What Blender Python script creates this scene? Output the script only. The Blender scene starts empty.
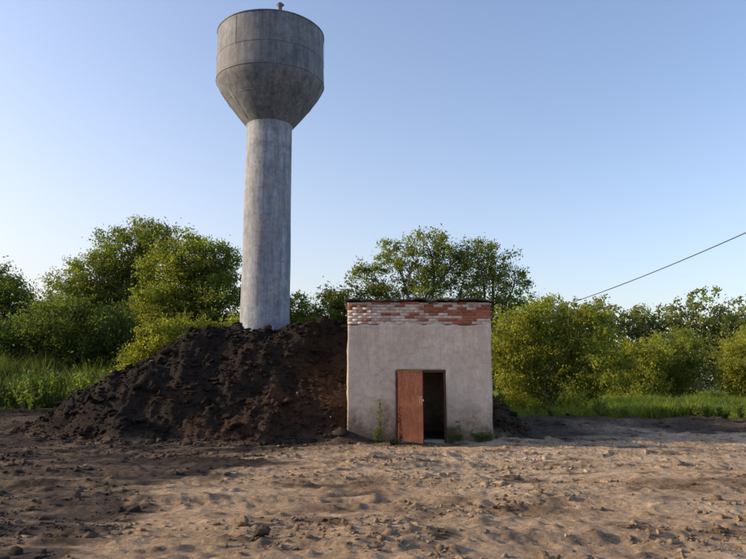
import bpy, bmesh, math, numpy as np
from mathutils import Vector, Matrix
rng = np.random.default_rng(7)
scene = bpy.context.scene
scene.view_settings.view_transform = 'Standard'
scene.view_settings.look = 'None'
scene.view_settings.exposure = 0

# ------------------------------------------------------------ helpers
def hash2(ix, iy, seed):
    h = (ix.astype(np.int64)*374761393 + iy.astype(np.int64)*668265263 + seed*974634777) & 0xffffffff
    h = ((h ^ (h >> 13))*1274126177) & 0xffffffff
    h = h ^ (h >> 16)
    return (h & 0xffffff)/float(0xffffff)
def vnoise(x, y, seed=0):
    xi = np.floor(x); yi = np.floor(y); fx = x-xi; fy = y-yi
    fx = fx*fx*(3-2*fx); fy = fy*fy*(3-2*fy)
    a = hash2(xi, yi, seed); b = hash2(xi+1, yi, seed); c = hash2(xi, yi+1, seed); d = hash2(xi+1, yi+1, seed)
    return (a*(1-fx)+b*fx)*(1-fy)+(c*(1-fx)+d*fx)*fy - .5
def fbm(x, y, o=4, seed=0):
    s = 0; a = 1.
    for i in range(o):
        s = s+a*vnoise(x+i*17.3, y-i*9.1, seed+i); x, y = (x*.8-y*.6)*2.03, (x*.6+y*.8)*2.03; a *= .5
    return s
def billow(x, y, o=3, seed=0):
    s = 0; a = 1.
    for i in range(o):
        s = s+a*(np.abs(vnoise(x+i*7.3, y-i*5.1, seed+i))*2); x, y = (x*.8-y*.6)*2.1, (x*.6+y*.8)*2.1; a *= .55
    return s
def sm(x, a, b):
    t = np.clip((x-a)/(b-a), 0, 1); return t*t*(3-2*t)

def build_mesh(name, V, F, col=None, mat=None, smooth=False, parent=None):
    V = np.asarray(V, dtype=np.float32); F = np.asarray(F, dtype=np.int32)
    k = F.shape[1]
    me = bpy.data.meshes.new(name)
    me.vertices.add(len(V)); me.vertices.foreach_set("co", V.ravel())
    me.loops.add(F.size); me.loops.foreach_set("vertex_index", F.ravel())
    me.polygons.add(len(F))
    me.polygons.foreach_set("loop_start", np.arange(0, F.size, k, dtype=np.int32))
    me.polygons.foreach_set("loop_total", np.full(len(F), k, dtype=np.int32))
    if smooth: me.polygons.foreach_set("use_smooth", np.ones(len(F), dtype=bool))
    me.update(calc_edges=True)
    if col is not None:
        at = me.color_attributes.new("Col", 'FLOAT_COLOR', 'POINT')
        c = np.ones((len(V), 4), dtype=np.float32); c[:, :3] = col
        at.data.foreach_set("color", c.ravel())
    ob = bpy.data.objects.new(name, me); scene.collection.objects.link(ob)
    if mat: me.materials.append(mat)
    if parent: ob.parent = parent
    return ob

def new_mat(name):
    m = bpy.data.materials.new(name); m.use_nodes = True
    nt = m.node_tree; b = nt.nodes["Principled BSDF"]
    return m, nt, b
def N(nt, t, **kw):
    n = nt.nodes.new(t)
    for k, v in kw.items():
        if k in n.inputs: n.inputs[k].default_value = v
        else: setattr(n, k, v)
    return n
def ramp(nt, fac, stops):
    r = nt.nodes.new("ShaderNodeValToRGB"); e = r.color_ramp.elements
    while len(e) < len(stops): e.new(.5)
    for i, (p, c) in enumerate(stops):
        e[i].position = p; e[i].color = (*c, 1)
    nt.links.new(fac, r.inputs[0]); return r.outputs[0]
def mixc(nt, fac, a, b, mode='MIX'):
    m = nt.nodes.new("ShaderNodeMix"); m.data_type = 'RGBA'; m.blend_type = mode
    for sock, v in ((m.inputs[0], fac), (m.inputs[6], a), (m.inputs[7], b)):
        if hasattr(v, "is_linked"): nt.links.new(v, sock)
        elif isinstance(v, (int, float)): sock.default_value = v
        else: sock.default_value = (*v, 1)
    return m.outputs[2]
def bump(nt, b, h, strength, dist):
    bp = nt.nodes.new("ShaderNodeBump"); bp.inputs["Strength"].default_value = strength
    bp.inputs["Distance"].default_value = dist
    nt.links.new(h, bp.inputs["Height"]); nt.links.new(bp.outputs[0], b.inputs["Normal"])
def coords(nt, scale=(1, 1, 1)):
    tc = nt.nodes.new("ShaderNodeTexCoord"); mp = nt.nodes.new("ShaderNodeMapping")
    mp.inputs["Scale"].default_value = scale
    nt.links.new(tc.outputs["Object"], mp.inputs[0]); return mp.outputs[0]
def noise(nt, vec, scale, detail=6, rough=.6):
    n = N(nt, "ShaderNodeTexNoise", Scale=scale, Detail=detail, Roughness=rough)
    nt.links.new(vec, n.inputs["Vector"]); return n.outputs["Fac"]
def mth(nt, op, a, b=None, c=None):
    n = nt.nodes.new("ShaderNodeMath"); n.operation = op
    for i, v in enumerate((a, b, c)):
        if v is None: continue
        if hasattr(v, "is_linked"): nt.links.new(v, n.inputs[i])
        else: n.inputs[i].default_value = v
    return n.outputs[0]

# ------------------------------------------------------------ materials
def mat_soil():
    m, nt, b = new_mat("soil")
    a = N(nt, "ShaderNodeAttribute", attribute_name="Col")
    v = coords(nt)
    n1 = noise(nt, v, 2.2, 10, .7); n2 = noise(nt, v, 14, 10, .78)
    vo = N(nt, "ShaderNodeTexVoronoi", Scale=13.); nt.links.new(v, vo.inputs["Vector"])
    c1 = ramp(nt, n1, [(.3, (.66, .64, .62)), (.7, (1.3, 1.3, 1.3))])
    c2 = ramp(nt, n2, [(.32, (.45, .43, .41)), (.66, (1.45, 1.45, 1.45))])
    c = mixc(nt, 1., a.outputs["Color"], c1, 'MULTIPLY'); c = mixc(nt, 1., c, c2, 'MULTIPLY')
    nt.links.new(c, b.inputs["Base Color"]); b.inputs["Roughness"].default_value = .95
    b.inputs["Specular IOR Level"].default_value = .12
    bump(nt, b, mth(nt, 'MULTIPLY_ADD', vo.outputs["Distance"], -.35, mth(nt, 'MULTIPLY', n2, 1.5)), 1., .07)
    return m
M_SOIL = mat_soil()

def mat_leaf(name, trans=.35):
    m, nt, b = new_mat(name)
    a = N(nt, "ShaderNodeAttribute", attribute_name="Col")
    nt.links.new(a.outputs["Color"], b.inputs["Base Color"])
    b.inputs["Roughness"].default_value = .65; b.inputs["Specular IOR Level"].default_value = .2
    tr = nt.nodes.new("ShaderNodeBsdfTranslucent")
    tc = mixc(nt, 1., a.outputs["Color"], (1.85, 1.85, .65), 'MULTIPLY')
    nt.links.new(tc, tr.inputs[0])
    mx = nt.nodes.new("ShaderNodeMixShader"); mx.inputs[0].default_value = trans
    nt.links.new(b.outputs[0], mx.inputs[1]); nt.links.new(tr.outputs[0], mx.inputs[2])
    nt.links.new(mx.outputs[0], nt.nodes["Material Output"].inputs[0])
    return m
M_LEAF = mat_leaf("leaves", .5)
M_GRASS = mat_leaf("grass_blades", .42)

def mat_bark():
    m, nt, b = new_mat("bark")
    v = coords(nt, (6, 6, 1.2)); n = noise(nt, v, 2, 6)
    nt.links.new(ramp(nt, n, [(.3, (.05, .04, .03)), (.7, (.16, .135, .105))]), b.inputs["Base Color"])
    b.inputs["Roughness"].default_value = .9; bump(nt, b, n, .6, .03)
    return m
M_BARK = mat_bark()

# ------------------------------------------------------------ terrain
BX0, BX1, BY0, BY1 = -.68, 3.14, 18.1, 21.8      # pump house footprint
def mound(x, y):
    wob = fbm(x*.35, y*.35, 3, 5)*1.1
    dx = np.maximum(-5.2-x, 0)/4.5 + np.maximum(x-1.5, 0)/3.2
    near_house = sm(x, -3.2, -.9)*.55                    # toe pulls back beside the hut
    dy = np.maximum(21.1-y, 0)/(3.5-near_house) + np.maximum(y-26, 0)/4.
    d = np.sqrt(dx*dx+dy*dy)+wob*.26*np.clip(dx+dy, 0, 1)
    t = np.clip(1-d, -.3, 1)
    t = np.where(t < .12, np.maximum(t+.12, 0)**2/.48*1.0, t)
    t = np.where(t > .9, .9+(t-.9)*.6, t)
    return t
RUTS = ((12.6, .11, .3), (14.3, .11, .3), (9.1, -.07, 1.2), (10.8, -.07, 1.2), (16.0, .02, 2.2), (7.3, .05, 4.))
def height(x, y, fine=True):
    m = mound(x, y)
    h = 3.20*m
    h = h+.28*np.exp(-((x+1.2)/1.2)**2-((y-21.4)/1.2)**2)
    mm = sm(m, 0, .12)
    near = 1-sm(np.hypot(x, y-15), 22, 60)
    left = sm(-x, 5.5, 9.5)
    h = h+left*(.55*sm(y, 17.5, 25)+.6*sm(y, 25, 33))*(1-mm*.6)
    by = 23.2+.5*np.sin(x*.7)+fbm(x*.5, y*.1, 2, 40)
    h = h+.26*np.exp(-((y-by)/.8)**2)*sm(x, 3.2, 5)*(.5+1.4*np.clip(fbm(x*.8, y*.3, 3, 41)+.5, 0, 1))
    dis = (1-sm(y, 25, 30))
    rough = .10*fbm(x*.35, y*.6, 3, 1)
    if fine:
        lump = fbm(x*1.6, y*2.2, 5, 2)
        zone = .15+.85*sm(fbm(x*.5, y*.9, 3, 19), -.05, .45)      # churned versus driven-over soil
        rough = rough+dis*(.025*lump+.022*fbm(x*6, y*7, 3, 3))
        rough = rough+dis*zone*(.045*fbm(x*3.1, y*3.6, 4, 12)+.035*np.maximum(billow(x*6.5, y*7, 2, 8)-.5, 0))
        cl = fbm(x*5.5, y*6, 3, 8)
        rough = rough+dis*.05*np.maximum(cl-.26, 0)*(1+1.2*sm(x, -9, -2))
        h = h+mm*(.34*fbm(x*.9, y*.9, 3, 6)+.20*fbm(x*2.6, y*2.6, 5, 7)+.10*billow(x*1.9, y*1.7, 4, 9)+.10*np.maximum(fbm(x*8, y*8, 3, 39), -.08))
        h = h-mm*sm(21.5-y, 0, 1.)*.08*np.abs(vnoise(x*1.5+.35*y, y*.35, 77))*2
    h = h+rough*near
    for (a0, a1, ph) in RUTS:                # wheel tracks with cleat marks
        yy = a0+a1*x+.25*np.sin(x*.5+ph)
        u = (y-yy)/.2; band = np.exp(-u**4)*(1-mm)*(.35+.65*sm(fbm(x*.4, y*0+ph, 2, 90), -.3, .2))
        h = h-.055*band+.035*np.exp(-((np.abs(y-yy)-.28)/.09)**2)*(1-mm)
        if fine: h = h+.012*band*np.sin((x+np.abs(y-yy)*.8)*2*math.pi/.21)
    ins = sm(x, BX0+.05, BX0+.2)*(1-sm(x, BX1-.2, BX1-.05))*sm(y, BY0+.02, BY0+.15)*(1-sm(y, BY1-.25, BY1-.1))
    h = h*(1-ins)-.02*ins
    ap = sm(x, -.4, .2)*(1-sm(x, 2.6, 3.4))*sm(y, 15.8, 17.4)*(1-sm(y, BY0, BY0+.1))
    h = h*(1-ap*.7)-.04*ap
    bank = sm(y, 17.3, BY0)*(1-sm(y, BY0+.02, BY0+.1))*(np.exp(-((x+.8)/.5)**2)*.12+.08*(np.abs(x-1.26) > .8)*(1+fbm(x*3, y, 2, 44)))
    return h+bank
def axis(segs):
    out = []
    for a, b, s in segs:
        n = max(1, int(round((b-a)/s))); out += list(np.linspace(a, b, n, endpoint=False))
    return out
far = list(np.geomspace(48, 3000, 34))
ys = np.array([-3000, -1000, -300, -100, -50]+axis([(-30, 4.5, 1.5), (4.5, 12, .032), (12, 26.5, .045), (26.5, 48, .25)])+far)
xp = axis([(0, 10.5, .040), (10.5, 20, .12), (20, 48, .6)])
xs = np.array([-v for v in far[::-1]]+[-v for v in xp[::-1]][:-1]+xp+far)
X, Y = np.meshgrid(xs, ys)
Z = height(X, Y)
nx, ny = len(xs), len(ys)
V = np.stack([X, Y, Z], -1).reshape(-1, 3)
idx = np.arange(nx*ny).reshape(ny, nx)
F = np.stack([idx[:-1, :-1], idx[:-1, 1:], idx[1:, 1:], idx[1:, :-1]], -1).reshape(-1, 4)

TAN = np.array([.50, .375, .25]); MID = np.array([.29, .21, .14]); DARK = np.array([.026, .021, .018])
CLAY = np.array([.085, .050, .032]); GREEN = np.array([.07, .10, .03]); PALE = np.array([.60, .48, .34])
def soil_color(x, y):
    m = sm(mound(x, y), .0, .07)
    n = fbm(x*.5, y*.9, 4, 21); n2 = fbm(x*1.7, y*2.6, 4, 22); n3 = fbm(x*.25, y*.4, 3, 23); n4 = fbm(x*4, y*5, 3, 24)
    def mix(a, b, t): return a*(1-t[..., None])+b*t[..., None]
    c = mix(TAN, MID, sm(n+.5*n2-.035*x, -.05, .55))
    c = mix(c, PALE, sm(-n+.5*n2+.05*x, .1, .6)*.7)
    c = mix(c, MID*.6, sm(n2+.4*n4, .2, .55)*.75)
    edge = np.maximum(-.9-(18-y)*.30, -3.6)
    dl = sm(edge-x+n*3.2+n2*1.5, -1.1, .6)*(.72+.28*sm(n2, -.3, .2))
    strip = np.exp(-((y-(15.6+.22*(x+6)+n*1.5))/1.0)**2)*(1-sm(x, -3, .8))
    foot = sm(y+n*2.+n2, 15.6, 17.4)*(1-sm(x, .2, 1.4)*(1-sm(x, 3.4, 4.4)))*.85
    spill = sm(x+n2, 2.8, 3.6)*(1-sm(x+n*3, 5, 8))*sm(y+n+n2, 16.8, 18.6)
    foot2 = np.maximum(sm(y+n*1.5+n2, 20.5, 22.5), spill)
    blot = sm(fbm(x*.8+31, y*1.2, 3, 26)+.3*n2, .34, .55)*.55
    dk = mix(DARK*1.5, DARK*3.0, sm(15-y+n*2, 0, 6))
    c = mix(c, dk, np.clip(np.maximum(np.maximum(np.maximum(np.maximum(dl, strip*.85), foot*(1-sm(x, 1, 3))), foot2*.85), blot), 0, 1))
    mc = mix(DARK*1.0, CLAY, np.clip(sm(n3+.6*n+.5*n2, .0, .65)*.85*sm(x, -7.5, -3)+.05, 0, 1))
    mc = mix(mc, np.array([.013, .011, .010]), sm(n2-n, .15, .6)*.6)
    c = mix(c, mc, m)
    g = np.maximum(sm(y+n*1.5, 24.2, 25.4), sm(y+n*2, 23.5, 25.5)*sm(-x, 8.5, 10.5))*(1-m)
    return mix(c, GREEN, g)
C = soil_color(X, Y).reshape(-1, 3)
ground = build_mesh("ground", V, F, C, M_SOIL, True)

# ------------------------------------------------------------ clods and stones
def ico(sub=1):
    bm = bmesh.new(); bmesh.ops.create_icosphere(bm, subdivisions=sub, radius=1)
    v = np.array([p.co[:] for p in bm.verts]); f = np.array([[q.index for q in p.verts] for p in bm.faces]); bm.free()
    return v, f
IV, IF = ico(2)
def clods(name, xy, size, colfn, mat=M_SOIL):
    n = len(xy); k = len(IV)
    sc = size[:, None]*rng.uniform(.6, 1.4, (n, 3)); sc[:, 2] *= .62
    P = np.repeat(IV[None], n, 0)
    for _ in range(8):
        d = rng.normal(size=(n, 1, 3)); d /= np.linalg.norm(d, axis=2, keepdims=True)
        o = rng.uniform(.25, .75, (n, 1)); dt = (P*d).sum(2)
        ex = np.maximum(dt-o, 0); P = P-ex[..., None]*d
    P = P*(1+rng.normal(0, .11, (n, k, 1)))*sc[:, None]
    a = rng.uniform(0, 6.28, n); ca, sa = np.cos(a)[:, None], np.sin(a)[:, None]
    x = P[..., 0]*ca-P[..., 1]*sa; y = P[..., 0]*sa+P[..., 1]*ca
    z0 = height(xy[:, 0], xy[:, 1])
    Pz = P[..., 2]+(z0+size*.08)[:, None]
    Vv = np.stack([x+xy[:, :1], y+xy[:, 1:2], Pz], -1).reshape(-1, 3)
    Ff = (IF[None]+(np.arange(n)*k)[:, None, None]).reshape(-1, 3)
    c = colfn(xy[:, 0], xy[:, 1])*rng.uniform(.7, 1.15, (n, 1))
    return build_mesh(name, Vv, Ff, np.repeat(c, k, 0), mat, False)
def in_house(p): return (p[:, 0] > BX0-.1) & (p[:, 0] < BX1+.1) & (p[:, 1] > BY0-.1) & (p[:, 1] < BY1+.1)
n = 36000
yy = 5.5+19*rng.random(n)**1.05
p = np.stack([rng.uniform(-1, 1, n)*(.62*yy+1.5), yy], 1)
keep = (fbm(p[:, 0]*.9, p[:, 1]*1.3, 3, 31)+.35*rng.random(n) > .14) & ~in_house(p)
p = p[keep]
sz = np.clip(rng.lognormal(-4.0, .65, len(p)), .005, .12)
clods("dirt_clods", p, sz, soil_color)
n = 15000
p = np.stack([rng.uniform(-10.5, 4.8, n), rng.uniform(15.6, 22.5, n)], 1)
p = p[(mound(p[:, 0], p[:, 1]) > .001) & ~in_house(p)]
sz = np.clip(rng.lognormal(-3.55, .75, len(p)), .01, .24)
clods("soil_lumps", p, sz, soil_color)
n = 60
yy = rng.uniform(7, 21, n)
p = np.stack([rng.uniform(-1, 1, n)*.6*yy, yy], 1); p = p[~in_house(p)]
clods("stones", p, np.clip(rng.lognormal(-3.5, .4, len(p)), .02, .07), lambda x, y: np.repeat(np.array([[.42, .37, .31]]), len(x), 0))

# ------------------------------------------------------------ tubes
def tube_arrays(pts, rads, sides=6):
    pts = np.array(pts, float); Vs = []; Fs = []
    for i, (p, r) in enumerate(zip(pts, rads)):
        t = pts[min(i+1, len(pts)-1)]-pts[max(i-1, 0)]; t /= np.linalg.norm(t)+1e-9
        a = np.cross(t, [0.3, .9, .1]); a /= np.linalg.norm(a)+1e-9; b = np.cross(t, a)
        for s in range(sides):
            an = 2*math.pi*s/sides; Vs.append(p+r*(math.cos(an)*a+math.sin(an)*b))
    for i in range(len(pts)-1):
        for s in range(sides):
            Fs.append([i*sides+s, i*sides+(s+1) % sides, (i+1)*sides+(s+1) % sides, (i+1)*sides+s])
    return np.array(Vs), np.array(Fs)
def join(parts):
    Vs, Fs, o = [], [], 0
    for v, f in parts: Vs.append(v); Fs.append(f+o); o += len(v)
    return np.concatenate(Vs), np.concatenate(Fs)
def limb(a, b, r0, r1, wob, n=6, sides=6):
    a = np.array(a, float); b = np.array(b, float); L = np.linalg.norm(b-a); pts = []
    off = rng.normal(0, wob*L, (3,)); off2 = rng.normal(0, wob*L*.5, 3)
    for i in range(n+1):
        t = i/n; pts.append(a+(b-a)*t+off*math.sin(math.pi*t)+off2*math.sin(2*math.pi*t)+np.array([0, 0, .12*L*math.sin(math.pi*t)]))
    return tube_arrays(pts, np.linspace(r0, r1, n+1), sides), pts

# ------------------------------------------------------------ foliage
def leaves(centers, radii, per, size, base, var=.25, droop=0., asp=.34):
    """many leaf-sized rhombi in soft, irregular puffs with short sprays"""
    K = len(centers); n = K*per
    c = np.repeat(centers, per, 0); r = np.repeat(radii, per)
    st = np.repeat(rng.uniform(.6, 1.4, (K, 3)), per, 0)
    d = rng.normal(0, .5, (n, 3))
    tw = rng.normal(size=(K, 4, 3)); tw[..., 2] = np.abs(tw[..., 2])*.7+.1; tw /= np.linalg.norm(tw, axis=2, keepdims=True)
    ti = rng.integers(0, 4, n); ki = np.repeat(np.arange(K), per); L = rng.random(n)*1.45
    on = rng.random(n) < .36
    dd = tw[ki, ti]*L[:, None]+rng.normal(0, .14, (n, 3)); dd[:, 2] -= .25*L*L*droop
    d = np.where(on[:, None], dd, d*st)
    pos = c+d*r[:, None]*np.array([1, 1, .85])
    s = size*rng.uniform(.6, 1.4, n)
    u = rng.normal(size=(n, 3)); u[:, 2] -= droop; u /= np.linalg.norm(u, axis=1, keepdims=True)
    w = rng.normal(size=(n, 3))+d*.8+np.array([0, 0, .6]); v = np.cross(u, w); v /= np.linalg.norm(v, axis=1, keepdims=True)+1e-9
    u = u*s[:, None]; v = v*(s*asp)[:, None]
    Vv = np.stack([pos-u, pos-v*1.1-u*.1, pos+u, pos+v*1.1-u*.1], 1).reshape(-1, 3)
    Ff = np.arange(n*4).reshape(n, 4)
    cb = np.repeat(rng.uniform(1-var, 1+var, K), per)*rng.uniform(.75, 1.25, n)
    hue = np.repeat(rng.normal(0, .06, K), per)+rng.normal(0, .04, n)
    col = np.array(base)[None]*cb[:, None]*np.stack([1+hue, np.ones(n), 1-hue*.5], 1)
    return Vv, Ff, np.clip(np.repeat(col, 4, 0), .005, 1)

def make_tree(name, base, lobes, leaf_col, leaf=.085, dens=1., per=90, trunk_r=.22, clump=.5, stems=1, droop=.3, fork=.35, shell=.5):
    """lobes: (x, z, r[, y offset]) real positions of crown masses"""
    bx, by = base; bz = float(height(np.array([bx]), np.array([by]), False)[0])
    root = bpy.data.objects.new(name, None); scene.collection.objects.link(root); root.location = (bx, by, bz)
    L = [(l[0], by+(l[3] if len(l) > 3 else rng.uniform(-.5, .5)*l[2]), l[1], l[2]) for l in lobes]
    top = max(l[2] for l in L)
    parts = []; cents = []; rads = []
    stem_tops = []
    for s in range(stems):
        a = (bx+rng.normal(0, .25)*(stems > 1), by+rng.normal(0, .25)*(stems > 1), bz-.2)
        mx = np.mean([l[0] for l in L])*.6+bx*.4+rng.normal(0, .5)*(stems > 1)
        b = (mx, by+rng.normal(0, .3), bz+(top-bz)*fork)
        tb, pts = limb(a, b, trunk_r, trunk_r*.7, .04, 6, 10); parts.append(tb); stem_tops.append((pts, trunk_r*.65))
    for (cx, cy, cz, r) in L:
        pts, rr = stem_tops[rng.integers(len(stem_tops))]
        tb, lp = limb(pts[-1] if cz > pts[-1][2] else pts[len(pts)//2], (cx, cy, cz), rr*.65, rr*.2, .07, 8, 8); parts.append(tb)
        K = max(5, int(dens*34*r*r))
        d = rng.normal(size=(K, 3)); d /= np.linalg.norm(d, axis=1, keepdims=True)
        rad = r*(shell+(1.0-shell)*rng.random(K)**.8) * (1+.16*np.sin(d[:, 0]*5+cx*3)*np.cos(d[:, 2]*4+cz))
        cc = np.array([cx, cy, cz])+d*rad[:, None]*np.array([1, 1, .9])
        rr_ = clump*rng.uniform(.6, 1.35, len(cc))*min(1, .5+r*.35)
        ok = cc[:, 2] > bz+.1; cc = cc[ok]; rr_ = rr_[ok]
        cents.append(cc); rads.append(rr_)
        for q in range(0, len(cc), 3):
            j = rng.integers(3, len(lp)); tb, _ = limb(lp[j], cc[q], min(rr*.18, .035), .008, .08, 3, 4); parts.append(tb)
    v, f = join(parts); inv = np.array([bx, by, bz])
    build_mesh("trunk_and_limbs", v-inv, f, None, M_BARK, True, root)
    v, f, c = leaves(np.concatenate(cents), np.concatenate(rads), per, leaf, leaf_col, .34, droop)
    build_mesh("foliage", v-inv, f, c, M_LEAF, False, root)
    return root

OL = (.135, .165, .038); DG = (.066, .095, .028); YG = (.185, .205, .040); MG = (.11, .14, .034)
make_tree("willow_tree", (-15.2, 40), [(-14.9, 9.2, 2.1), (-16.9, 7.6, 2.0), (-13.2, 9.7, 1.5), (-15.5, 6.3, 2.6), (-18.0, 5.9, 2.2), (-16, 4, 2.6), (-13.0, 6.5, 1.8)], MG, dens=.75, trunk_r=.35)
make_tree("willow_tree", (-9.6, 36), [(-9.9, 7.9, 1.5), (-11.2, 7.7, 1.4), (-8.4, 7.6, 1.4), (-9.6, 6.1, 2.1), (-7.9, 5.7, 1.5), (-11.2, 5.2, 1.7), (-9.5, 4, 1.9)], OL, dens=.8, trunk_r=.3)
make_tree("ash_tree", (-24.5, 45), [(-24, 6.6, 1.9), (-22.4, 5.4, 2.0), (-26.3, 7.2, 2.5), (-25, 4, 2.8), (-21.5, 3.6, 2.0), (-28.5, 5, 2.6)], DG, leaf=.1, dens=.7, per=75, trunk_r=.3)
make_tree("alder_bush", (-14.3, 33), [(-14.9, 4.0, 1.6), (-16.6, 3.4, 1.6), (-12.9, 3.8, 1.6), (-18.5, 3.3, 1.5), (-11.2, 3.2, 1.5), (-14, 2.4, 1.7), (-17.3, 2.2, 1.5)], DG, dens=.85, per=75, trunk_r=.12, stems=4)
make_tree("alder_bush", (-20.5, 34), [(-20.5, 3.6, 1.6), (-22.5, 3.4, 1.7), (-19.3, 2.6, 1.4), (-21.5, 2.2, 1.5)], DG, dens=.85, per=75, trunk_r=.12, stems=3)
make_tree("willow_bush", (-7.4, 28.5), [(-9.0, 3.3, .9), (-8.0, 3.6, .75), (-7.0, 3.5, .75), (-6.0, 3.7, .7), (-5.2, 3.6, .75), (-9.7, 2.2, 1.0), (-7.5, 2.3, 1.1), (-5.8, 2.4, 1.1)], YG, leaf=.06, dens=1.5, per=85, trunk_r=.07, stems=5, clump=.36)
make_tree("alder_tree", (-4.4, 38), [(-4.2, 5.5, .95), (-4.9, 4.5, 1.2), (-3.5, 4.4, 1.0), (-4.3, 3, 1.4)], MG, dens=1.0, trunk_r=.14)
make_tree("alder_tree", (-1.9, 38), [(-2.2, 5.9, .85), (-1.5, 5.3, .95), (-2.6, 4.7, 1.0), (-.6, 5.1, 1.1), (-1.6, 3.4, 1.4)], MG, dens=1.0, trunk_r=.14)
make_tree("willow_tree", (2.6, 36), [(1.2, 8.2, 1.1), (2.9, 8.8, 1.2), (-.1, 7.2, 1.0), (-.7, 6.3, .9), (1.9, 7.2, 1.2), (4.1, 8.1, 1.1), (3.4, 6.8, 1.2), (.7, 6.0, 1.2), (2.6, 5.4, 1.6)], OL, dens=.6, per=85, leaf=.075, trunk_r=.2, clump=.46, fork=.42, shell=.35)
make_tree("willow_tree", (5.9, 36.5), [(5.5, 8.4, 1.1), (6.8, 8.0, 1.05), (7.8, 7.2, .9), (5.0, 7.2, 1.1), (6.4, 6.6, 1.2), (7.5, 5.9, 1.0), (5.1, 5.7, 1.2), (6.3, 4.8, 1.4)], OL, dens=.6, per=85, leaf=.075, trunk_r=.19, clump=.46, fork=.42, shell=.35)
make_tree("willow_bush", (7.0, 27.5), [(5.9, 3.5, 1.15), (7.2, 4.0, 1.05), (8.5, 3.5, 1.05), (5.6, 2.3, 1.2), (7.2, 2.6, 1.4), (8.9, 2.0, 1.2), (6.3, 1.2, 1.1), (7.8, 1.1, 1.2)], YG, leaf=.062, dens=1.2, per=120, trunk_r=.08, stems=6, clump=.4, fork=.25)
make_tree("willow_bush", (9.0, 33), [(9.3, 2.9, 1.0), (10.3, 2.3, .9), (8.8, 1.8, 1.1)], OL, leaf=.08, dens=1., per=75, trunk_r=.07, stems=4)
for i, (bx, by, ls) in enumerate([
    (18.2, 48, [(17.6, 2.9, 1.6), (18.9, 3.1, 1.5), (18.2, 1.4, 1.9), (16.8, 1.5, 1.4)]),
    (22.0, 50, [(21.2, 3.0, 1.5), (22.8, 3.9, 1.7), (22, 1.8, 2.1), (20.3, 1.6, 1.4)]),
    (25.0, 46, [(24.2, 2.8, 1.4), (25.6, 3.6, 1.7), (25.0, 1.5, 1.9)]),
    (28.4, 50, [(27.6, 3.6, 1.8), (29.4, 3.2, 1.7), (28.3, 1.6, 2.2), (26.6, 2.0, 1.6)]),
    (14.2, 52, [(13.6, 2.8, 1.7), (15.2, 2.6, 1.6), (14.3, 1.4, 2.0)]),
    (32.6, 49, [(32, 3.2, 1.8), (33.6, 3.1, 1.7), (32.6, 1.5, 2.2)])]):
    make_tree("willow_bush", (bx, by), ls, (.20, .215, .042) if i % 2 == 0 else (.16, .19, .040), leaf=.1, dens=.95, per=65, trunk_r=.08, stems=5, clump=.5, fork=.3)
def tree_belt(name):
    cs, rs = [], []; parts = []
    xx = -75.
    while xx < 80:
        yb = 72+8*math.sin(xx*.06)+rng.uniform(-4, 4)
        top = rng.uniform(8.9, 11.4) if xx > 14 else rng.uniform(5.0, 6.6)
        w = rng.uniform(1.8, 3.0)
        v, _ = limb((xx, yb, -.2), (xx, yb, top-1), .2, .05, .02, 4); parts.append(v)
        for k in range(6):
            cz = max(top-w*.7-(top-w)*.8*k/5, 1.2); cx = xx+rng.uniform(-1.3, 1.3); cy = yb+rng.uniform(-1.5, 1.5)
            K = 46; d = rng.normal(size=(K, 3)); d /= np.linalg.norm(d, axis=1, keepdims=True)
            c = np.array([cx, cy, cz])+d*(w*rng.uniform(.55, 1.05, (K, 1))); c = c[c[:, 2] > .2]
            cs.append(c); rs.append(np.full(len(c), .6)*rng.uniform(.6, 1.3, len(c)))
        xx += rng.uniform(2.0, 3.0)
    root = bpy.data.objects.new(name, None); scene.collection.objects.link(root)
    v, f = join(parts); build_mesh("trunks", v, f, None, M_BARK, True, root)
    v, f, c = leaves(np.concatenate(cs), np.concatenate(rs), 22, .2, (.14, .165, .065), .3, .2, .4)
    build_mesh("foliage", v, f, c, M_LEAF, False, root)
tree_belt("distant_trees")

# ------------------------------------------------------------ grass
def blades(name, xy, h, w, base, lean=.35):
    n = len(xy); z = height(xy[:, 0], xy[:, 1], False)-.03
    a = rng.uniform(0, 6.28, n); u = np.stack([np.cos(a), np.sin(a), np.zeros(n)], 1)*w[:, None]
    b = np.stack([rng.normal(0, lean, n), rng.normal(0, lean, n), np.ones(n)], 1)*h[:, None]
    p0 = np.concatenate([xy, z[:, None]], 1); mid = p0+b*np.array([.35, .35, .55]); tip = p0+b
    Vv = np.stack([p0-u, p0+u, mid+u*.8, mid-u*.8, tip], 1).reshape(-1, 3)
    o = (np.arange(n)*5)[:, None]
    F = np.concatenate([o+np.array([[0, 1, 2]]), o+np.array([[0, 2, 3]]), o+np.array([[3, 2, 4]])])
    c = np.array(base)[None]*rng.uniform(.6, 1.4, (n, 1))*np.stack([rng.uniform(.8, 1.3, n), np.ones(n), np.ones(n)], 1)
    return build_mesh(name, Vv, F, np.repeat(c, 5, 0), M_GRASS, False)
n = 150000
y = 23.8+40*rng.random(n)**1.5; x = 2.5+rng.random(n)*(.72*y+3.5)
p = np.stack([x, y], 1); k = fbm(x*.7, y*.7, 3, 51)
keep = (y+fbm(x*.9, y*.5, 3, 52)*2.5 > 24.6) & (mound(x, y) < .03); p = p[keep]; k = k[keep]
blades("field_grass", p, np.clip(.5+k*.5+rng.normal(0, .12, len(p)), .12, 1.1), np.full(len(p), .018), (.15, .20, .040))
n = 100000
y = 23.5+22*rng.random(n)**1.2; x = -34+27*rng.random(n)
keep = (y+fbm(x*.6, y*.5, 3, 54)*3 > 25) & (mound(x, y) < .03) & (x < -8.2+fbm(x*.5, y*.8, 2, 56)); p = np.stack([x, y], 1)[keep]; k = fbm(p[:, 0]*.6, p[:, 1]*.6, 3, 53)
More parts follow.
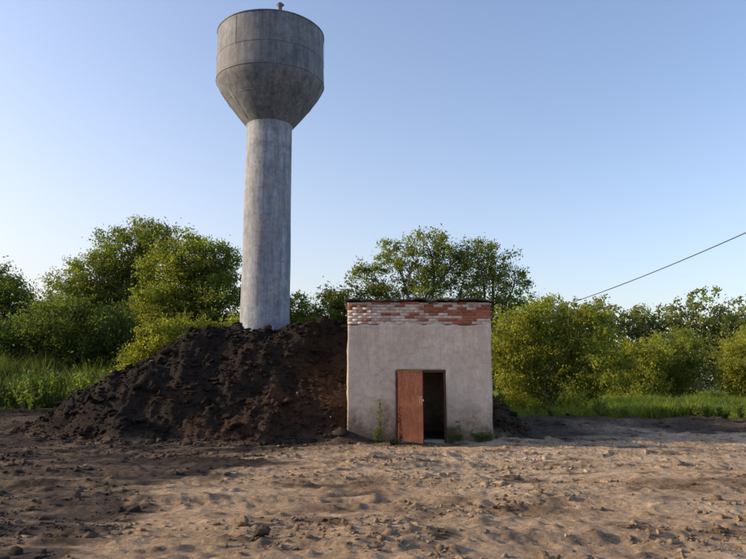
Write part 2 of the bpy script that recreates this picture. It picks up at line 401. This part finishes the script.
blades("tall_weeds", p, np.clip(.95+k*1.5+rng.normal(0, .25, len(p)), .15, 2.0)*np.clip((p[:, 1]-23)/4, .4, 1), np.full(len(p), .017), (.075, .11, .033), .3)
def weed(name, x, y, h, nl, spread=.12, col=(.09, .13, .035), leafs=.03):
    z = float(height(np.array([x]), np.array([y]))[0]); root = bpy.data.objects.new(name, None)
    scene.collection.objects.link(root); root.location = (x, y, z); parts = []; cs = []
    for s in range(nl):
        t = (rng.normal(0, spread), rng.normal(0, spread)*.6, h*rng.uniform(.55, 1))
        tb, pts = limb((rng.normal(0, .03), 0, -.03), t, .006, .003, .04, 4); parts.append(tb); cs += [q for q in pts[1:]]
        cs += [(pts[i]+pts[i+1])/2 for i in range(1, len(pts)-1)]
    v, f = join(parts); build_mesh("stems", v, f, None, M_BARK, True, root)
    v, f, c = leaves(np.array(cs), np.full(len(cs), .08), 9, leafs, col, .25, .3)
    build_mesh("leaves", v, f, c, M_LEAF, False, root)
for (x, y, h, nl) in [(.22, 17.95, 1.15, 3), (.10, 17.9, .4, 4), (2.02, 17.95, .55, 3), (2.2, 17.9, .2, 4), (2.75, 17.95, .22, 5), (2.95, 17.9, .2, 5), (.5, 17.9, .12, 4)]:
    weed("weed", x, y, h, nl, .09)
for i in range(16):
    x = rng.uniform(4.2, 13); weed("weed", x, 23.8+rng.uniform(-.8, .9), rng.uniform(.25, .8), 5, .18, (.12, .15, .035), .045)
for i in range(44):
    x = rng.uniform(-19, -8.8); weed("weed", x, 23.8+rng.uniform(-.9, 4.2), rng.uniform(.6, 1.6), 7, .3, (.085, .125, .036), .065)

# ------------------------------------------------------------ water tower
def mat_tower():
    m, nt, b = new_mat("weathered_grey_steel")
    v = coords(nt); vs = coords(nt, (3.5, 3.5, .3))
    n1 = noise(nt, v, 1.6, 10, .7); n2 = noise(nt, vs, 1.6, 8, .72); n3 = noise(nt, v, 11, 8, .75); n4 = noise(nt, v, .8, 6, .7); n5 = noise(nt, v, 4, 8, .8)
    c = ramp(nt, n1, [(.3, (.14, .17, .22)), (.5, (.205, .24, .295)), (.72, (.29, .325, .37))])
    c2 = ramp(nt, n2, [(.35, (.56, .55, .54)), (.65, (1.16, 1.16, 1.16))])
    c = mixc(nt, 1., c, c2, 'MULTIPLY')
    c3 = ramp(nt, n3, [(.35, (.80, .80, .80)), (.68, (1.14, 1.14, 1.12))]); c = mixc(nt, 1., c, c3, 'MULTIPLY')
    c = mixc(nt, 1., c, ramp(nt, n5, [(.38, (.70, .70, .72)), (.5, (1, 1, 1)), (.66, (1.18, 1.18, 1.18))]), 'MULTIPLY')
    c = mixc(nt, ramp(nt, n4, [(.5, (0, 0, 0)), (.65, (.4, .4, .4))]), c, (.15, .135, .12))
    a = N(nt, "ShaderNodeAttribute", attribute_name="Col"); c = mixc(nt, 1., c, a.outputs["Color"], 'MULTIPLY')
    nt.links.new(c, b.inputs["Base Color"]); b.inputs["Roughness"].default_value = .75
    bump(nt, b, mth(nt, 'MULTIPLY_ADD', n3, .2, n1), .4, .06)
    return m
M_TOWER = mat_tower()
TX, TY = -3.55, 22.3
tower = bpy.data.objects.new("water_tower", None); scene.collection.objects.link(tower); tower.location = (TX, TY, 0)
def revolve(name, prof, seg=72, dent=.006, colf=None):
    Vv = []; Cc = []
    prof = np.array(prof)
    for i, (r, z) in enumerate(prof):
        for s in range(seg):
            a = 2*math.pi*s/seg
            rr = r*(1+dent*math.sin(3*a+z*1.3)+dent*.6*math.sin(7*a-z*2.1)) if r > .05 else r
            Vv.append((rr*math.cos(a), rr*math.sin(a), z)); c = colf(a, z) if colf else 1; Cc.append((c, c, c))
    Ff = [[i*seg+s, i*seg+(s+1) % seg, (i+1)*seg+(s+1) % seg, (i+1)*seg+s] for i in range(len(prof)-1) for s in range(seg)]
    return build_mesh(name, Vv, Ff, np.array(Cc), M_TOWER, True, tower)
def dens_prof(pts, step=.12):
    out = []
    for (r0, z0), (r1, z1) in zip(pts[:-1], pts[1:]):
        n = max(1, int(math.hypot(r1-r0, z1-z0)/step))
        for i in range(n): out.append((r0+(r1-r0)*i/n, z0+(z1-z0)*i/n))
    out.append(pts[-1]); return out
ZC, ZR, ZT = 10.15, 11.65, 13.45
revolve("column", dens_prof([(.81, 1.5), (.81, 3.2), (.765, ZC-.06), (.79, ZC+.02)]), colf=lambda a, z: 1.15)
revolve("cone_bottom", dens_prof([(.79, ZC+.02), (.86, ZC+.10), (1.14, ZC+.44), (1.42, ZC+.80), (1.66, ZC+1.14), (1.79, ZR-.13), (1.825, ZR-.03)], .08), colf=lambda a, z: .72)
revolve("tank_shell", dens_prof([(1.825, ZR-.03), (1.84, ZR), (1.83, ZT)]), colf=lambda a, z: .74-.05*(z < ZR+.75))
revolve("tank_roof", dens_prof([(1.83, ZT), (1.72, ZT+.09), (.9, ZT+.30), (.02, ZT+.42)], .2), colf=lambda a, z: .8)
def ring(name, r, z, t=.012, h=.035, dark=.6):
    return revolve(name, [(r-.01, z-h/2), (r+t, z-h/2+.006), (r+t, z+h/2-.006), (r-.01, z+h/2)], 72, .006, lambda a, zz: dark)
def colr(z): return .81+(z-3.2)/(ZC-3.2)*(.765-.81)
for i, z in enumerate([3.35, 4.85, 6.35, 7.85, 9.35]): ring("weld_seam_column", colr(z)+.001, z, .003, .02, 1.08)
ring("weld_seam_cone", 1.424, ZC+.80, .004, .02, .7)
ring("tank_rim_lower", 1.842, ZR, .006, .03, .66)
ring("weld_seam_tank", 1.842, ZR+.78, .004, .022, .68)
ring("tank_rim_upper", 1.84, ZT, .012, .045, .7)
parts = []
def vseam(a, r0, z0, r1, z1, w=.008):
    pts = [((r0+(r1-r0)*t)*math.cos(a), (r0+(r1-r0)*t)*math.sin(a), z0+(z1-z0)*t) for t in np.linspace(0, 1, 5)]
    parts.append(tube_arrays(pts, [w]*5, 5))
for k in range(12):
    vseam(k*math.pi/6+.2, .863, ZC+.10, 1.422, ZC+.80, .007); vseam(k*math.pi/6+.2, 1.422, ZC+.80, 1.665, ZC+1.14, .007)
for k in range(6): vseam(k*math.pi/3+.5, 1.84, ZR+.02, 1.837, ZR+.77, .005)
for k in range(6): vseam(k*math.pi/3, 1.84, ZR+.8, 1.837, ZT-.02, .005)
for j, z in enumerate([3.35, 4.85, 6.35, 7.85]):
    vseam(j*1.9+3.6, colr(z)-.001, z, colr(z+1.5)-.001, z+1.5, .004)
v, f = join(parts); build_mesh("plate_seams", v, f, np.full((len(v), 3), .72), M_TOWER, True, tower)
revolve("roof_hatch", [(.3, ZT+.2), (.3, ZT+.52), (.33, ZT+.54), (.33, ZT+.58), (.02, ZT+.66)], 24)
vent = revolve("vent_pipe", [(.07, ZT+.2), (.07, ZT+.62), (.14, ZT+.64), (.02, ZT+.74)], 16); vent.location = (.42, -1.0, 0)
ring("foot_flange", .83, 3.12, .10, .08, .6)

# ------------------------------------------------------------ pump house
house = bpy.data.objects.new("brick_pump_house", None); scene.collection.objects.link(house)
def mat_plaster():
    m, nt, b = new_mat("old_plaster")
    v = coords(nt); n1 = noise(nt, v, .9, 8, .6); n2 = noise(nt, v, 7, 8, .7); n3 = noise(nt, v, 60, 4, .7)
    vs = coords(nt, (5, 5, .4)); n4 = noise(nt, vs, 1.5, 6, .7); n5 = noise(nt, v, 1.7, 8, .75)
    c = ramp(nt, n1, [(.3, (.54, .44, .355)), (.7, (.68, .575, .48))])
    c = mixc(nt, 1., c, ramp(nt, n2, [(.3, (.76, .75, .74)), (.6, (1.05, 1.05, 1.05))]), 'MULTIPLY')
    tc = nt.nodes.new("ShaderNodeTexCoord"); sp = nt.nodes.new("ShaderNodeSeparateXYZ"); nt.links.new(tc.outputs["Object"], sp.inputs[0])
    # rain streaks running down from the brick courses
    st = ramp(nt, n4, [(.34, (1, 1, 1)), (.55, (0, 0, 0))])
    up = ramp(nt, mth(nt, 'MULTIPLY', sp.outputs[2], .33), [(.35, (.2, .2, .2)), (1., (.6, .6, .6))])
    c = mixc(nt, mixc(nt, 1., st, up, 'MULTIPLY'), c, (.36, .31, .26))
    c = mixc(nt, ramp(nt, n5, [(.55, (0, 0, 0)), (.62, (.5, .5, .5))]), c, (.40, .34, .285))
    zz = mth(nt, 'MULTIPLY_ADD', n5, -2.4, sp.outputs[2])
    c = mixc(nt, 1., c, ramp(nt, mth(nt, 'ADD', zz, 1.0), [(.05, (.33, .28, .24)), (.35, (.66, .61, .56)), (.95, (1, 1, 1))]), 'MULTIPLY')
    vo = N(nt, "ShaderNodeTexVoronoi", feature='DISTANCE_TO_EDGE', Scale=.7)
    dd = mixc(nt, .25, v, nt.nodes.new("ShaderNodeTexNoise").outputs["Color"]); nt.links.new(dd, vo.inputs["Vector"])
    c = mixc(nt, 1., c, ramp(nt, vo.outputs["Distance"], [(0, (.70, .68, .66)), (.004, (1, 1, 1))]), 'MULTIPLY')
    nt.links.new(c, b.inputs["Base Color"]); b.inputs["Roughness"].default_value = .92
    bump(nt, b, mth(nt, 'MULTIPLY_ADD', n3, .3, n2), .7, .025)
    return m
def simple(name, c0, c1, sc, rough=.9, bs=.4, bd=.01, metal=0):
    m, nt, b = new_mat(name); v = coords(nt); n = noise(nt, v, sc, 8, .7)
    nt.links.new(ramp(nt, n, [(.3, c0), (.7, c1)]), b.inputs["Base Color"])
    b.inputs["Roughness"].default_value = rough; b.inputs["Metallic"].default_value = metal; bump(nt, b, n, bs, bd); return m
M_PL = mat_plaster()
M_MORTAR = simple("mortar", (.26, .22, .185), (.46, .40, .35), 12)
M_FELT = simple("roofing_felt", (.018, .017, .017), (.06, .055, .05), 8)
M_FRAME = simple("steel_frame", (.05, .03, .022), (.12, .06, .04), 14, .8)
M_INT = simple("interior_plaster", (.04, .036, .032), (.09, .08, .07), 5)
def mat_rust():
    m, nt, b = new_mat("rusty_sheet_steel"); v = coords(nt)
    n1 = noise(nt, v, 2.6, 10, .75); n2 = noise(nt, v, 9, 10, .8); n3 = noise(nt, v, 45, 5, .8)
    c = ramp(nt, n1, [(.32, (.028, .012, .010)), (.5, (.060, .019, .014)), (.68, (.095, .040, .026))])
    c = mixc(nt, ramp(nt, n2, [(.50, (0, 0, 0)), (.66, (.7, .7, .7))]), c, (.11, .054, .031))
    c = mixc(nt, ramp(nt, n2, [(.30, (.7, .7, .7)), (.42, (0, 0, 0))]), c, (.024, .014, .012))
    c = mixc(nt, 1., c, ramp(nt, n3, [(.35, (.75, .74, .73)), (.65, (1.15, 1.15, 1.15))]), 'MULTIPLY')
    nt.links.new(c, b.inputs["Base Color"]); b.inputs["Roughness"].default_value = .88; b.inputs["Specular IOR Level"].default_value = .2; bump(nt, b, n2, .25, .006); return m
M_RUST = mat_rust()
def mat_brick():
    m, nt, b = new_mat("whitewashed_brick"); a = N(nt, "ShaderNodeAttribute", attribute_name="Col")
    v = coords(nt); n = noise(nt, v, 16, 8, .75)
    c = mixc(nt, 1., a.outputs["Color"], ramp(nt, n, [(.3, (.65, .6, .57)), (.6, (1.1, 1.1, 1.1))]), 'MULTIPLY')
    n2 = noise(nt, v, 4, 10, .85)
    c = mixc(nt, ramp(nt, n2, [(.51, (0, 0, 0)), (.58, (.75, .75, .75))]), c, (.29, .10, .058))
    c = mixc(nt, ramp(nt, n2, [(.36, (.7, .7, .7)), (.42, (0, 0, 0))]), c, (.52, .45, .39))
    nt.links.new(c, b.inputs["Base Color"]); b.inputs["Roughness"].default_value = .92; bump(nt, b, n, .6, .01); return m
M_BRICK = mat_brick()
def box(name, x0, x1, y0, y1, z0, z1, mat, parent=house, bev=.0):
    bm = bmesh.new(); bmesh.ops.create_cube(bm, size=1)
    for q in bm.verts:
        q.co = Vector(((x0+x1)/2+q.co.x*(x1-x0), (y0+y1)/2+q.co.y*(y1-y0), (z0+z1)/2+q.co.z*(z1-z0)))
    if bev: bmesh.ops.bevel(bm, geom=bm.edges[:], offset=bev, segments=2, affect='EDGES')
    me = bpy.data.meshes.new(name); bm.to_mesh(me); bm.free(); me.materials.append(mat)
    o = bpy.data.objects.new(name, me); scene.collection.objects.link(o); o.parent = parent; return o
DX0, DX1, DZ = .60, 1.92, 1.86
T = .38; ZP = 3.06
def front_wall():
    gx = np.unique(np.concatenate([np.linspace(BX0, DX0, 26), np.linspace(DX0, DX1, 22), np.linspace(DX1, BX1, 24)]))
    gz = np.unique(np.concatenate([np.linspace(-.3, DZ, 40), np.linspace(DZ, ZP, 24)]))
    A, B = np.meshgrid(gx, gz); f = fbm(A*1.3, B*1.3, 4, 61)*.012
    Bz = B.copy(); Bz[-1] += fbm(A[-1]*3, A[-1]*0, 3, 62)*.09
    Vf = np.stack([A+np.where(A <= BX0+1e-6, 1, 0)*fbm(B*3, B*0, 3, 63)*.03-np.where(A >= BX1-1e-6, 1, 0)*fbm(B*3, B*0+5, 3, 63)*.03, BY0-.01+f, Bz], -1).reshape(-1, 3)
    n = len(gx); m = len(gz); idx = np.arange(n*m).reshape(m, n); Fs = []
    for j in range(m-1):
        for i in range(n-1):
            cx = (gx[i]+gx[i+1])/2; cz = (gz[j]+gz[j+1])/2
            if DX0 < cx < DX1 and cz < DZ: continue
            Fs.append([idx[j, i], idx[j, i+1], idx[j+1, i+1], idx[j+1, i]])
    o = build_mesh("front_wall", Vf, Fs, None, M_PL, False, house)
    s = o.modifiers.new("thickness", 'SOLIDIFY'); s.thickness = T; s.offset = -1
front_wall()
box("left_wall", BX0+.004, BX0+T, BY0+T+.012, BY1, -.3, ZP, M_PL)
box("right_wall", BX1-T, BX1-.004, BY0+T+.012, BY1, -.3, ZP, M_PL)
box("back_wall", BX0+T+.003, BX1-T-.003, BY1-T, BY1-.004, -.3, ZP, M_PL)
box("interior_floor", BX0+T+.003, BX1-T-.003, BY0+T+.02, BY1-T-.003, -.1, .03, M_INT)
box("door_threshold", DX0+.06, DX1-.06, BY0+.02, BY0+T-.02, -.15, .05, M_MORTAR, bev=.01)
ZTOP = 3.68
box("parapet_core", BX0+.02, BX1-.02, BY0+.006, BY1-.02, ZP+.002, ZTOP-.03, M_MORTAR)
bv, bf, bc = [], [], []
def brick(cx, cy, cz, sx, sy, sz, red):
    o = sum(len(q) for q in bv)
    c = np.array([[-1, -1, -1], [1, -1, -1], [1, 1, -1], [-1, 1, -1], [-1, -1, 1], [1, -1, 1], [1, 1, 1], [-1, 1, 1]])*.5
    vv = c*np.array([sx, sy, sz])*(1+rng.normal(0, .012, (8, 3)))+np.array([cx, cy, cz])
    bv.append(vv)
    bf.extend([[o+a for a in q] for q in ([0, 3, 2, 1], [4, 5, 6, 7], [0, 1, 5, 4], [1, 2, 6, 5], [2, 3, 7, 6], [3, 0, 4, 7])])
    col = np.array([.35, .115, .064])*rng.uniform(.55, 1.15) if red else np.array([.62, .54, .47])*rng.uniform(.8, 1.06)
    bc.append(np.repeat(col[None], 8, 0))
nc = 8; ch = (ZTOP-ZP-.01)/nc
for c in range(nc):
    z = ZP+.005+ch*(c+.5)
    L = .255
    x = BX0+(.0 if c % 2 == 0 else -.13)
    while x < BX1-.02:
        a = max(x+.004, BX0); b = min(x+L-.004, BX1)
        if b-a > .04:
            t = (a-BX0)/(BX1-BX0)
            pr = .20+.38*float(sm(np.array(t), .35, .7))+(.6 if c == nc-1 else 0)-(.12 if c == 0 else 0)+(.25 if (.55 < t < .95 and c in (3, 4, 5)) else 0)
            miss = .22 if c == nc-1 else .01
            if rng.random() > miss: brick((a+b)/2, BY0+.053+rng.normal(0, .0018 if c < nc-1 else .012), z, b-a, .115, ch-.009, rng.random() < pr)
        x += L
    y = BY0+.12
    while y < BY1-.1:
        for xx in (BX0+.05, BX1-.05): brick(xx, y+.125, z, .115, .24, ch-.012, rng.random() < .3)
        y += .255
build_mesh("parapet_bricks", np.concatenate(bv), bf, np.concatenate(bc), M_BRICK, False, house)
def roof():
    gx = np.linspace(BX0-.09, BX1+.07, 120); gy = np.linspace(BY0-.09, BY1+.08, 60)
    A, B = np.meshgrid(gx, gy)
    e = np.minimum(np.minimum(A-gx[0], gx[-1]-A), np.minimum(B-gy[0], gy[-1]-B))
    edge = (e < 1e-5)
    A2 = A+edge*fbm(B*5, A*5, 3, 71)*.08; B2 = B+edge*fbm(A*6, B*5, 3, 72)*.14
    Zr = ZTOP+.07+fbm(A*2.5, B*2.5, 4, 73)*.09-sm(.12-e, 0, .12)*(.01+.16*np.maximum(fbm(A*4+9, B*4, 3, 74), 0))
    Vr = np.stack([A2, B2, Zr], -1).reshape(-1, 3); m, n = A.shape; idx = np.arange(m*n).reshape(m, n)
    Fr = np.stack([idx[:-1, :-1], idx[:-1, 1:], idx[1:, 1:], idx[1:, :-1]], -1).reshape(-1, 4)
    o = build_mesh("roof_felt", Vr, Fr, None, M_FELT, False, house)
    s = o.modifiers.new("t", 'SOLIDIFY'); s.thickness = .045; s.offset = -1
    bvr = []
    for k in range(46):
        x = rng.uniform(BX0, BX1); y = BY0+rng.uniform(-.02, .5); s_ = rng.uniform(.015, .05)
        P = IV*np.array([s_*1.5, s_*1.1, s_*.8])*(1+rng.normal(0, .13, (len(IV), 1)))+np.array([x, y, ZTOP+.085])
        bvr.append((P, IF))
    v, f = join(bvr); build_mesh("roof_debris", v, f, None, M_FELT, False, house)
roof()
fy = BY0+.03
box("frame_left", DX0+.002, DX0+.055, fy, fy+.07, .0, DZ-.002, M_FRAME)
box("frame_right", DX1-.055, DX1-.002, fy, fy+.07, .0, DZ-.002, M_FRAME)
box("frame_top", DX0+.057, DX1-.057, fy, fy+.07, DZ-.06, DZ-.002, M_FRAME)
leaf = bpy.data.objects.new("door_leaf", None); scene.collection.objects.link(leaf); leaf.parent = house
leaf.location = (DX0+.02, BY0-.025, .0); leaf.rotation_euler = (0, 0, math.radians(-61))
W = 1.28; HZ = 1.84
box("sheet", 0, W, -.004, .004, .06, HZ, M_RUST, leaf)
box("stile_hinge", 0, .05, -.02, -.005, .06, HZ, M_RUST, leaf, .003)
box("stile_free", W-.05, W, -.02, -.005, .06, HZ, M_RUST, leaf, .003)
box("rail_top", .052, W-.052, -.02, -.005, HZ-.05, HZ, M_RUST, leaf, .003)
box("rail_bottom", .052, W-.052, -.02, -.005, .06, .11, M_RUST, leaf, .003)
box("rail_middle", .052, W-.052, .005, .02, .95, 1.0, M_RUST, leaf, .003)
for z in (.35, 1.5):
    v, f = tube_arrays([(0, -.012, z-.07), (0, -.012, z+.07)], [.018, .018], 10)
    build_mesh("hinge", v, f, None, M_FRAME, True, leaf)
v, f = tube_arrays([(W-.12, -.02, 1.0), (W-.12, -.07, 1.02), (W-.12, -.07, 1.16), (W-.12, -.02, 1.18)], [.01]*4, 8)
build_mesh("handle", v, f, None, M_FRAME, True, leaf)
box("lock_plate", W-.2, W-.03, -.024, -.021, .98, 1.20, M_FRAME, leaf)
box("padlock_hasp", W-.04, W+.06, -.03, -.022, 1.08, 1.13, M_FRAME, leaf)

# ------------------------------------------------------------ power line
M_WOOD = simple("pole_wood", (.10, .085, .07), (.22, .19, .16), 5)
M_WIRE = simple("cable", (.03, .03, .03), (.05, .05, .05), 5)
def pole(x, y, h):
    root = bpy.data.objects.new("utility_pole", None); scene.collection.objects.link(root); root.location = (x, y, 0)
    v, f = tube_arrays([(0, 0, -.5), (0, 0, h*.5), (0, 0, h)], [.15, .125, .10], 12); build_mesh("pole_shaft", v, f, None, M_WOOD, True, root)
    box("crossarm", -.6, .6, -.16, -.1, h-.35, h-.25, M_WOOD, root, .01)
    for q in (-.5, .5):
        v, f = tube_arrays([(q, -.13, h-.25), (q, -.13, h-.17), (q, -.13, h-.12), (q, -.13, h-.08)], [.015, .045, .045, .02], 10)
        build_mesh("insulator", v, f, None, M_PL, True, root)
pole(17.0, 18, 8.6); pole(11.9, 45, 6.2)
def cable(a, b, sag):
    pts = [(a[0]+(b[0]-a[0])*t, a[1]+(b[1]-a[1])*t, a[2]+(b[2]-a[2])*t-4*sag*t*(1-t)) for t in np.linspace(0, 1, 40)]
    v, f = tube_arrays(pts, [.02]*40, 6); build_mesh("power_line", v, f, None, M_WIRE, True)
cable((16.5, 17.87, 8.52), (11.4, 44.87, 6.12), .4)

# ------------------------------------------------------------ light
SUN_EL, SUN_AZ = 17., -87.      # azimuth from +Y, negative = left
el, az = math.radians(SUN_EL), math.radians(SUN_AZ)
d = Vector((math.sin(az)*math.cos(el), math.cos(az)*math.cos(el), math.sin(el)))
w = bpy.data.worlds.new("World"); scene.world = w; w.use_nodes = True
nt = w.node_tree; bg = nt.nodes["Background"]
sky = nt.nodes.new("ShaderNodeTexSky"); sky.sky_type = 'NISHITA'; sky.sun_disc = False
sky.sun_elevation = el; sky.sun_rotation = az
sky.air_density = 1.0; sky.dust_density = 2.0; sky.ozone_density = 1.5; sky.altitude = 100
# evening haze: paler toward the horizon and toward the sun
tc = nt.nodes.new("ShaderNodeTexCoord"); sp = nt.nodes.new("ShaderNodeSeparateXYZ"); nt.links.new(tc.outputs["Generated"], sp.inputs[0])
zc = mth(nt, 'MAXIMUM', sp.outputs[2], 0.)
hz = mth(nt, 'MULTIPLY', mth(nt, 'POWER', mth(nt, 'SUBTRACT', 1., zc), 6.), .34)
dt = nt.nodes.new("ShaderNodeVectorMath"); dt.operation = 'DOT_PRODUCT'; nt.links.new(tc.outputs["Generated"], dt.inputs[0]); dt.inputs[1].default_value = (d.x, d.y, 0)
gl = mth(nt, 'MULTIPLY', mth(nt, 'MAXIMUM', mth(nt, 'ADD', dt.outputs["Value"], .22), 0.), .95)
gl = mth(nt, 'MULTIPLY', gl, mth(nt, 'ADD', mth(nt, 'POWER', mth(nt, 'SUBTRACT', 1., zc), 4.), .03))
fac = mth(nt, 'MINIMUM', mth(nt, 'ADD', hz, gl), .92)
sk = mixc(nt, 1., sky.outputs[0], (2.0, 1.86, 1.95), 'MULTIPLY')
sk = mixc(nt, fac, sk, (5.2, 4.8, 4.3))
nt.links.new(sk, bg.inputs[0]); bg.inputs[1].default_value = .15
sl = bpy.data.lights.new("sun", 'SUN'); sl.energy = 6.0; sl.angle = math.radians(.8); sl.color = (1, .76, .50)
so = bpy.data.objects.new("sun", sl); scene.collection.objects.link(so)
so.rotation_euler = d.to_track_quat('Z', 'Y').to_euler(); so.location = d*50

cam = bpy.data.cameras.new("camera"); co = bpy.data.objects.new("camera", cam); scene.collection.objects.link(co)
cam.sensor_width = 36; cam.lens = 32.8; cam.clip_end = 6000
co.location = (0, 0, 1.6); co.rotation_euler = (math.radians(98.4), 0, 0)
scene.camera = co
